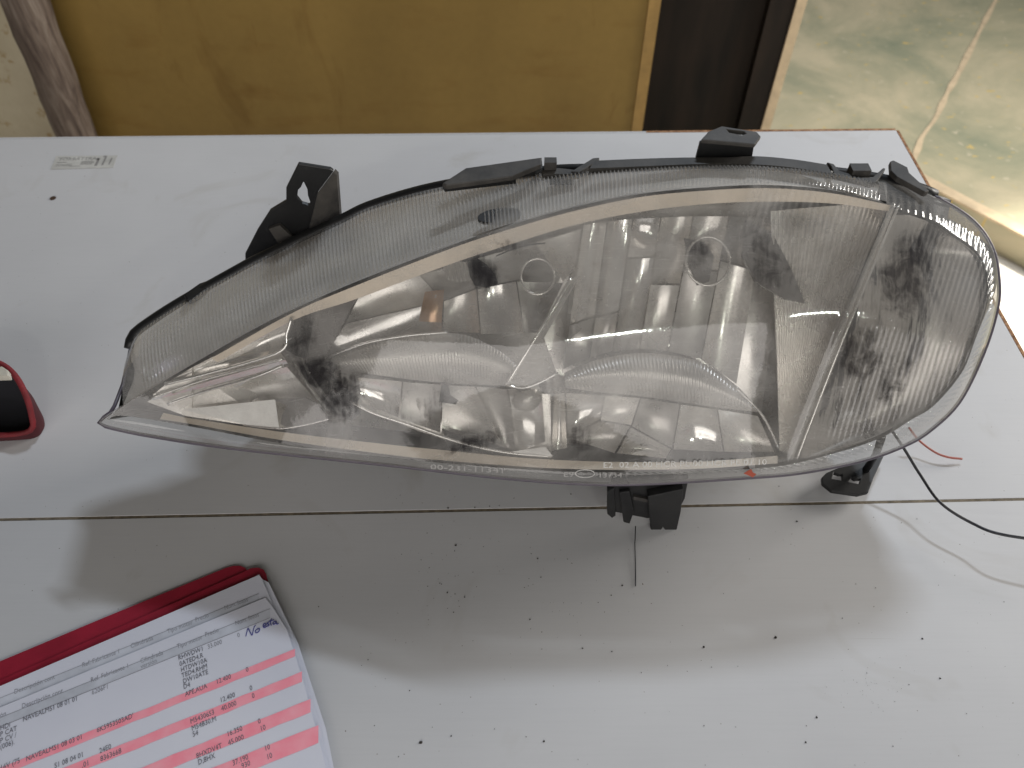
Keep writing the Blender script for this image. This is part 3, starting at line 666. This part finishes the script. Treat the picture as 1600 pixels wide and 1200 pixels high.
# large ledge clip
z1 = .176 + LZ
lc = prism('ledge_clip', [P(*p, z1) for p in [(691, 286), (728, 262), (846, 245.5), (846, 256), (800, 275), (697, 289)]], (0, 0, -.004), M['dusty'], HL, bevel=.0008)
prism('lip', [P(691, 287, z1 - .0045), P(800, 276, z1 - .0045), P(806, 279, z1 - .0045), P(695, 292, z1 - .0045)], (0, 0, -.004), M['black'], lc)
prism('side_cheek', [P(846, 246, z1 - .0045), P(848, 262, z1 - .0045), P(836, 268, z1 - .0045), P(812, 272, z1 - .0045)], (0, 0, -.003), M['black'], lc)
# small latch
zl = .176 + LZ
la = prism('latch', [P(*p, zl) for p in [(846, 266), (870, 262), (898, 265), (896, 272), (848, 272)]], (0, 0, -.004), M['dusty'], HL, bevel=.0006)
box_p = P(860, 258, zl + .002); box('pin', (box_p[0] - .004, box_p[1] - .003, zl + .0002), (box_p[0] + .004, box_p[1] + .003, zl + .006), M['dusty'], la)
box_p = P(878, 275, zl - .004); box('pin', (box_p[0] - .008, box_p[1] - .003, zl - .009), (box_p[0] + .008, box_p[1] + .003, zl - .0042), M['black'], la)
prism('strut', [P(*p, zl + .001) for p in [(892, 268), (926, 247), (937, 246), (935, 250), (905, 269)]], (0, 0, -.006), M['dusty'], HL, bevel=.0006)
# ledge strip along the top of the flange
tp = cr([(930, 251), (1000, 248), (1073, 246), (1130, 246), (1182, 244), (1240, 249), (1292, 257)], 40); bt = cr([(921, 263), (1000, 260), (1100, 256), (1182, 257), (1240, 262), (1300, 271)], 40)
prism('top_ledge', [P(x, y, .182 + LZ) for x, y in tp] + [P(x, y, .182 + LZ) for x, y in bt[::-1]], (0, 0, -.004), M['dusty'], HL, bevel=.0005)
tube('ledge_bead', [P(x, y + 1, .179 + LZ) for x, y in bt], .0022, M['black'], HL, 8)
# top bracket: upright front and bent-over slotted top
yt_ = P(1130, 250, .18 + LZ)[1] + .004
fr_ = up([(1087, 249), (1175, 249), (1178, 231), (1094, 223)], yt_); zt2 = fr_[3][2]
tbk = prism('top_bracket', fr_, (0, .003, 0), M['black'], HL, bevel=.0006)
prism('slotted_tab', [P(*p, zt2) for p in [(1094, 224), (1106, 211), (1126, 203), (1181, 212), (1187, 219), (1178, 231.5)]], (0, 0, .003), M['dusty'], tbk,
      holes=[[P(*p, zt2) for p in [(1134, 208), (1160, 211), (1164, 215), (1158, 217), (1138, 213)]]], bevel=.0006)
# right clips
rc = prism('wedge_clip', [P(*p, .180 + LZ) for p in [(1292, 253), (1303, 256), (1311, 266), (1345, 276), (1364, 276), (1380, 262), (1384, 263), (1369, 284), (1360, 286), (1304, 272), (1298, 258)]], (0, 0, -.004), M['dusty'], HL, bevel=.0005)
b1_ = P(1342, 268, .18 + LZ); box('pin', (b1_[0] - .006, b1_[1] - .004, .1765 + LZ), (b1_[0] + .006, b1_[1] + .004, .1835 + LZ), M['dusty'], rc)
prism('ear_clip', [P(*p, .178 + LZ) for p in [(1391, 252), (1396, 250), (1418, 261), (1421, 270), (1452, 298), (1446, 300), (1402, 276), (1392, 266)]], (0, 0, -.004), M['dusty'], HL, bevel=.0005)
# lower bracket standing on the table
yf = P(1010, 832, .003)[1] + .004
bb = prism('lower_bracket', up([(957, 748), (1076, 748), (1070, 780), (1056, 806), (1010, 810), (960, 800), (950, 790)], yf + .006), (0, .004, 0), M['black'], HL, bevel=.0006)
for pts, yy in (([(949, 768), (960, 762), (962, 806), (956, 810), (949, 804)], yf + .004), ([(968, 770), (984, 768), (991, 800), (984, 819), (974, 816)], yf + .003),
                ([(1012, 776), (1068, 764), (1064, 800), (1056, 836), (1043, 835), (1036, 824), (1031, 834), (1017, 831)], yf)):
    prism('fin', up(pts, yy), (0, .006, 0), M['black'], bb, bevel=.0008)
prism('cross_rib', up([(990, 776), (1040, 786), (1040, 790), (990, 781)], yf + .004), (0, .003, 0), M['dusty'], bb)
# right foot
prism('foot_bracket', [P(*p, .012) for p in [(1284, 746), (1291, 739), (1330, 722), (1384, 706), (1366, 745), (1357, 769), (1341, 773), (1300, 767), (1285, 755)]], (0, 0, -.0035), M['black'], HL,
      holes=[[P(*p, .012) for p in h] for h in ([(1303, 738), (1311, 741), (1316, 741), (1317, 751), (1300, 748)], [(1331, 745), (1336, 749), (1345, 748), (1342, 756), (1326, 753)])], bevel=.0008)
tube('foot_arm', [P(1352, 735, .011), P(1368, 712, .03), P(1378, 682, .07)], .0028, M['black'], HL, 8)
# wires leaving the back
def pts3(l): return [P(x, y, z) for x, y, z in cr(l, 50)]
tube('wire', pts3([(1385, 660, .05), (1412, 700, .040), (1438, 742, .030), (1470, 786, .024), (1520, 818, .022), (1570, 836, .026), (1680, 850, .03)]), .0011, M['wire'], HL)
tube('wire', pts3([(1420, 668, .02), (1436, 688, .012), (1460, 706, .008), (1480, 714, .006), (1503, 717, .004)]), .0009, M['redwire'], HL)
tube('hanging_bristle', [P(993, 822, .006), P(992, 850, .002), P(993, 884, .001), P(993, 916, .0006)], .0004, M['wire'], HL, 5)

# ------------------------------------------------------------------ red case at the left
rc_ = empty('open_case', 'open red piped soft case with black lining at the left edge of table', 'case')
rim = [(-170, 600, .03), (-140, 570, .045), (-80, 558, .055), (-30, 560, .055), (4, 570, .052), (26, 590, .046), (42, 622, .036), (50, 652, .022), (51, 668, .014), (38, 676, .011), (0, 680, .010), (-60, 682, .010), (-130, 674, .010), (-168, 640, .016)]
rl = cr(rim, 80, True)[:-1]; rp = np.array([P(*r) for r in rl]); cc = rp.mean(0)
ring0 = rp; ring1 = cc + (rp - cc) * 1.02; ring1[:, 2] = rp[:, 2] * .5; ring2 = cc + (rp - cc) * .96; ring2[:, 2] = .0006
n_ = len(rp); Vs = np.vstack([ring0, ring1, ring2]); Fs = [(k * n_ + i, k * n_ + (i + 1) % n_, (k + 1) * n_ + (i + 1) % n_, (k + 1) * n_ + i) for k in range(2) for i in range(n_)]
mesh('shell', Vs, Fs, simple('dark_red_cloth', (.06, .006, .010, 1), .8), rc_, True)
in1 = cc + (rp - cc) * .95; in1[:, 2] = rp[:, 2] - .004; in2 = cc + (rp - cc) * .85; in2[:, 2] = .004
Vl = np.vstack([in1, in2, [(cc[0], cc[1], .003)]]); Fl = [(i, (i + 1) % n_, n_ + (i + 1) % n_, n_ + i) for i in range(n_)] + [(n_ + i, n_ + (i + 1) % n_, 2 * n_) for i in range(n_)]
mesh('lining', Vl, Fl, M['cloth'], rc_, True)
tube('piping', rp, .0023, M['red'], rc_, 10, True)
zp = P(4, 582, .052); pl = prism('zipper_pull', [P(*p, .060) for p in [(-14, 575), (3, 572), (12, 578), (14, 587), (-14, 588)]], (0, 0, -.006), M['ivory'], rc_, bevel=.001)

# ------------------------------------------------------------------ folder and papers
fo = empty('document_folder', 'maroon red card folder under the printed sheets', 'folder')
def Q(zx, zy, z=0.0): return P(zx * .3375, 870 + zy * .3375, z)          # coordinates in the enlarged corner of the photograph
fpts = [Q(-500, 690, .0), Q(0, 490), Q(500, 280), Q(1050, 55), Q(1085, 46), Q(1115, 46), Q(1138, 56), Q(1150, 72), Q(1330, 620), Q(1480, 1150), Q(-500, 1900)]
prism('cover', [p + np.array((0, 0, .0004)) for p in fpts], (0, 0, .0012), M['maroon'], fo)
prism('cover', [p + np.array((0, 0, .0018)) for p in [Q(0, 585), Q(1140, 75), Q(1165, 62), Q(1200, 58), Q(1225, 68), Q(1238, 90), Q(1240, 105), Q(1400, 600), Q(1520, 1150), Q(-500, 1900), Q(-500, 800)]], (0, 0, .0012), M['maroon'], fo)
def sheet(label, pts, z, mat=M['paper']):
    o = empty('paper_sheet', label, 'paper', 'printed sheets on the maroon folder')
    prism('sheet', [P(p[0] * .3375, 870 + p[1] * .3375, z) for p in pts], (0, 0, .0003), mat, o)
    return o
s4 = sheet('lowest white sheet, its right margin showing furthest from the folder tab', [(-500, 830), (1195, 95), (1260, 150), (1380, 400), (1510, 800), (1580, 1150), (-500, 1900)], .0036)
s3 = sheet('white sheet second from the bottom of the printed stack', [(-500, 826), (1190, 92), (1245, 120), (1350, 340), (1470, 740), (1570, 1150), (-500, 1900)], .0044)
s2 = sheet('printed sheet whose grey header row peeks out above the top sheet', [(-500, 815), (1200, 84), (1215, 105), (1255, 200), (1390, 560), (1560, 1150), (-500, 1900)], .0052)
s1 = sheet('top printed price sheet with pink highlighted rows and handwritten note', [(-500, 905), (1228, 190), (1262, 232), (1330, 340), (1400, 560), (1475, 840), (1555, 1150), (-500, 1900)], .0060)
bas = lambda z: (lambda a, b: (b - a) / np.linalg.norm(b - a))(Q(0, 985, z), Q(1250, 480, z))
def put(items, z, parent, mat, name='printed_text', shear=0):
    d = bas(z); nrm = np.array((-d[1], d[0], 0)); V = []; Fc = []
    for s, x, y, size in items:
        v, f = text_mesh(s, size, shear); o = Q(x, y, z); b0 = len(V)
        V += [o + d * a * .76 + nrm * b for a, b, _ in v]; Fc += [tuple(i + b0 for i in p) for p in f]
    o = mesh(name, V, Fc, mat, parent); o['kind'] = 'stuff'; return o
T = .0047
zz1, zz2 = .0060 + .0003, .0052 + .0003
# grey header boxes
def strip(parent, z, x0, x1, yl0, yl1, mat, name, slope=-.404, wob=0):
    n = 24; top = []; bot = []
    for i in range(n):
        x = x0 + (x1 - x0) * i / (n - 1); top.append(Q(x, yl0 + slope * x + random.uniform(-wob, wob), z)); bot.append(Q(x, yl1 + slope * x + random.uniform(-wob, wob), z))
    return mesh(name, top + bot, [(i, i + 1, n + i + 1, n + i) for i in range(n - 1)], mat, parent)
strip(s2, zz2 + .00010, -300, 1197, 654, 694, M['headgrey'], 'header_tint'); strip(s1, zz1 + .00010, -300, 1250, 745, 785, M['headgrey'], 'header_tint')
for par, z, ye in ((s2, zz2, (653, 695)), (s1, zz1, (744, 786))):
    for y_ in ye: strip(par, z + .00015, -300, 1197 if par is s2 else 1250, y_, y_ + 2.5, M['faint'], 'ruled_line')
put([('Descripción cont', 65, 636, T), ('Ref. Fabricante 1', 380, 512, T), ('Cilindrada', 605, 424, T), ('Tipo motor', 775, 356, T), ('Precio', 905, 302, T), ('Num. fotos', 1040, 247, T)], zz2 + .0002, s2, M['faint'])
put([('Descripción cont.', 100, 703, T), ('Ref. Fabricante 1', 420, 582, T), ('Cilindrada', 650, 493, T), ('versión', 652, 518, T), ('Tipo motor', 820, 426, T), ('Precio', 950, 371, T), ('Num. fotos', 1090, 318, T),
     ('ón', 0, 745, T), ('6206F1', 425, 639, T), ('33.000', 962, 428, T), ('0', 1100, 374, T)], zz1 + .0002, s1, M['faint'])
put([('NAVEALMS1 08 01 01', 105, 764, T), ('RHWDW1', 826, 479, T), ('0ATED4.R', 832, 507, T), ('HTDW10A', 838, 534, T), ('TED4.RHM', 842, 561, T), ('DW10ATE', 848, 588, T), ('D4', 850, 613, T),
     ('HDi', 0, 805, T), ('P CAT', 0, 834, T), ('P CV /', 0, 864, T), ('(006).', 0, 893, T), ('APE,AUA', 858, 648, T), ('12.400', 1002, 590, T), ('0', 1140, 534, T), ("6K5953503AD'", 448, 814, T),
     ('NAVEALMS1 08 03 01', 120, 948, T), ('16V (75', 0, 990, T), ('12.400', 1020, 676, T), ('0', 1158, 620, T), ('M54306S3', 882, 774, T), ('40.000', 1026, 715, T), ('0', 1168, 656, T), ('M54B30.M', 888, 806, T), ('54', 893, 834, T),
     ('24E0', 460, 911, T), ('8363668', 465, 948, T), ('S1 08 04 01', 252, 980, T), ('.01', 380, 978, T), ('16.350', 1052, 833, T), ('0', 1196, 774, T), ('8HXDV4T', 910, 935, T), ('45.000', 1058, 874, T), ('10', 1206, 809, T), ('D,8HX', 918, 964, T),
     ('37.190', 1078, 968, T), ('10', 1226, 900, T), ('10', 1236, 940, T), ('930', 1120, 982, T)], zz1 + .0003, s1, M['ink'])
def stroke(pts): tube('pen_stroke', [Q(x, y, zz1 + .0003) for x, y in cr(pts, 14)], .00032, M['pen'], s1, 5)
for pts in ([(1138, 368), (1146, 334), (1150, 332)], [(1150, 333), (1164, 360), (1168, 362)], [(1168, 362), (1176, 326), (1184, 318)], [(1192, 334), (1182, 342), (1186, 352), (1198, 346), (1202, 334), (1192, 332)],
            [(1218, 322), (1232, 316), (1228, 308), (1218, 314), (1222, 328), (1236, 322)], [(1244, 304), (1236, 308), (1246, 316), (1238, 322)], [(1256, 286), (1252, 304), (1256, 318)], [(1244, 300), (1268, 292)],
            [(1276, 298), (1264, 304), (1268, 314), (1278, 304), (1278, 298)], [(1278, 302), (1282, 312), (1290, 308)]): stroke(pts)
sl = -.404
for x0, x1, ya, yb2 in ((-200, 1366, 425 + .404 * 1365, 462 + .404 * 1365), (-200, 1398, 533 + .404 * 1395, 580 + .404 * 1395), (-200, 1438, 662 + .404 * 1430, 722 + .404 * 1430), (-200, 1474, 782 + .404 * 1465, 866 + .404 * 1465)):
    strip(s1, zz1 + .00016, x0, x1, ya, yb2, M['marker'], 'highlighter_stripe', sl, 2)

# ------------------------------------------------------------------ label stuck on the table
lab = empty('price_label', 'small grey printed label stuck on the far left of table', 'label')
lp = [P(*p, .0002) for p in [(79, 265), (88, 244), (184, 243), (177, 262)]]
prism('paper', lp, (0, 0, .0002), M['label'], lab)
ld = (lp[3] - lp[0]) / np.linalg.norm(lp[3] - lp[0]); ln = np.array((-ld[1], ld[0], 0))
Vx = []; Fx = []
v, f = text_mesh('FÖRBÄTTRA', .0075); o = P(92, 251, .00055); Vx += [o + ld * a + ln * b for a, b, _ in v]; Fx += [tuple(p) for p in f]
def bar(x, y, w, h):
    o = P(x, y, .00055); b0 = len(Vx); Vx.extend([o, o + ld * w, o + ld * w + ln * h, o + ln * h]); Fx.append((b0, b0 + 1, b0 + 2, b0 + 3))
for x, y, w, h in ((91, 247, .014, .0008), (89, 254.5, .011, .0014), (87, 257.5, .018, .0008), (87, 259.5, .018, .0008), (108, 260, .012, .0006), (127, 253, .014, .0012), (126, 255, .015, .0012), (125, 257, .013, .0012),
                   (147, 259, .003, .014), (150, 250, .003, .004), (158, 258, .0022, .016), (161, 245.5, .004, .0028), (169, 257, .0016, .013)): bar(x, y, w, h)
o = mesh('printed_text', Vx, Fx, M['labelink'], lab); o['kind'] = 'stuff'

# ------------------------------------------------------------------ crumbs on the table
Vc = []; Fc = []
def crumb(px, py, r, el=1.0):
    r *= .62
    c = P(px, py, 0); b0 = len(Vc); k = 6; a0 = random.uniform(0, 6)
    for i in range(k):
        t = a0 + i * 2 * math.pi / k; q = r * random.uniform(.6, 1.2); Vc.append(c + np.array((q * math.cos(t) * el, q * math.sin(t), .0002)))
    Vc.append(c + np.array((r * .2, 0, r * .7 + .0003)))
    for i in range(k): Fc.append((b0 + i, b0 + (i + 1) % k, b0 + k))
for px, py, r in ((1212, 996, .0017), (1100, 1011, .0013), (1441, 998, .0012), (712, 852, .0013), (657, 1160, .0022), (840, 873, .0011), (699, 926, .001), (726, 933, .001), (910, 1013, .0010), (956, 1018, .0008), (1002, 1051, .0007),
                  (1276, 1121, .0014), (1469, 1060, .0010), (1259, 1160, .0012), (1100, 1134, .0008), (972, 915, .0012), (955, 930, .0009), (828, 968, .001), (1316, 966, .0007), (845, 902, .0009), (700, 794, .0014), (742, 793, .0009),
                  (765, 791, .0008), (892, 772, .001), (1245, 815, .0013), (1217, 760, .0008), (575, 1031, .0008), (705, 1150, .0009), (850, 1158, .0012), (1420, 1070, .0007), (1510, 1115, .0006), (780, 790, .0008), (585, 1134, .0007),
                  (498, 948, .0008), (565, 1040, .0006), (640, 1079, .0007)): crumb(px, py, r)
for _ in range(40): crumb(random.gauss(700, 50), random.gauss(895, 45), random.uniform(.0003, .0007))
for _ in range(26): crumb(random.gauss(890, 60), random.gauss(940, 60), random.uniform(.0003, .0006))
for _ in range(45): crumb(random.gauss(1345, 28), random.gauss(1070, 22), random.uniform(.00015, .00035))
for _ in range(60): crumb(random.uniform(560, 1600), random.uniform(770, 1200), random.uniform(.0002, .0006))
for _ in range(25): crumb(random.uniform(0, 480), random.uniform(240, 880), random.uniform(.0002, .0004))
cr_o = mesh('crumbs', Vc, Fc, M['crumb']); cr_o['kind'] = 'stuff'; cr_o['label'] = 'dark crumbs and grit scattered over the white table'; cr_o['category'] = 'crumbs'
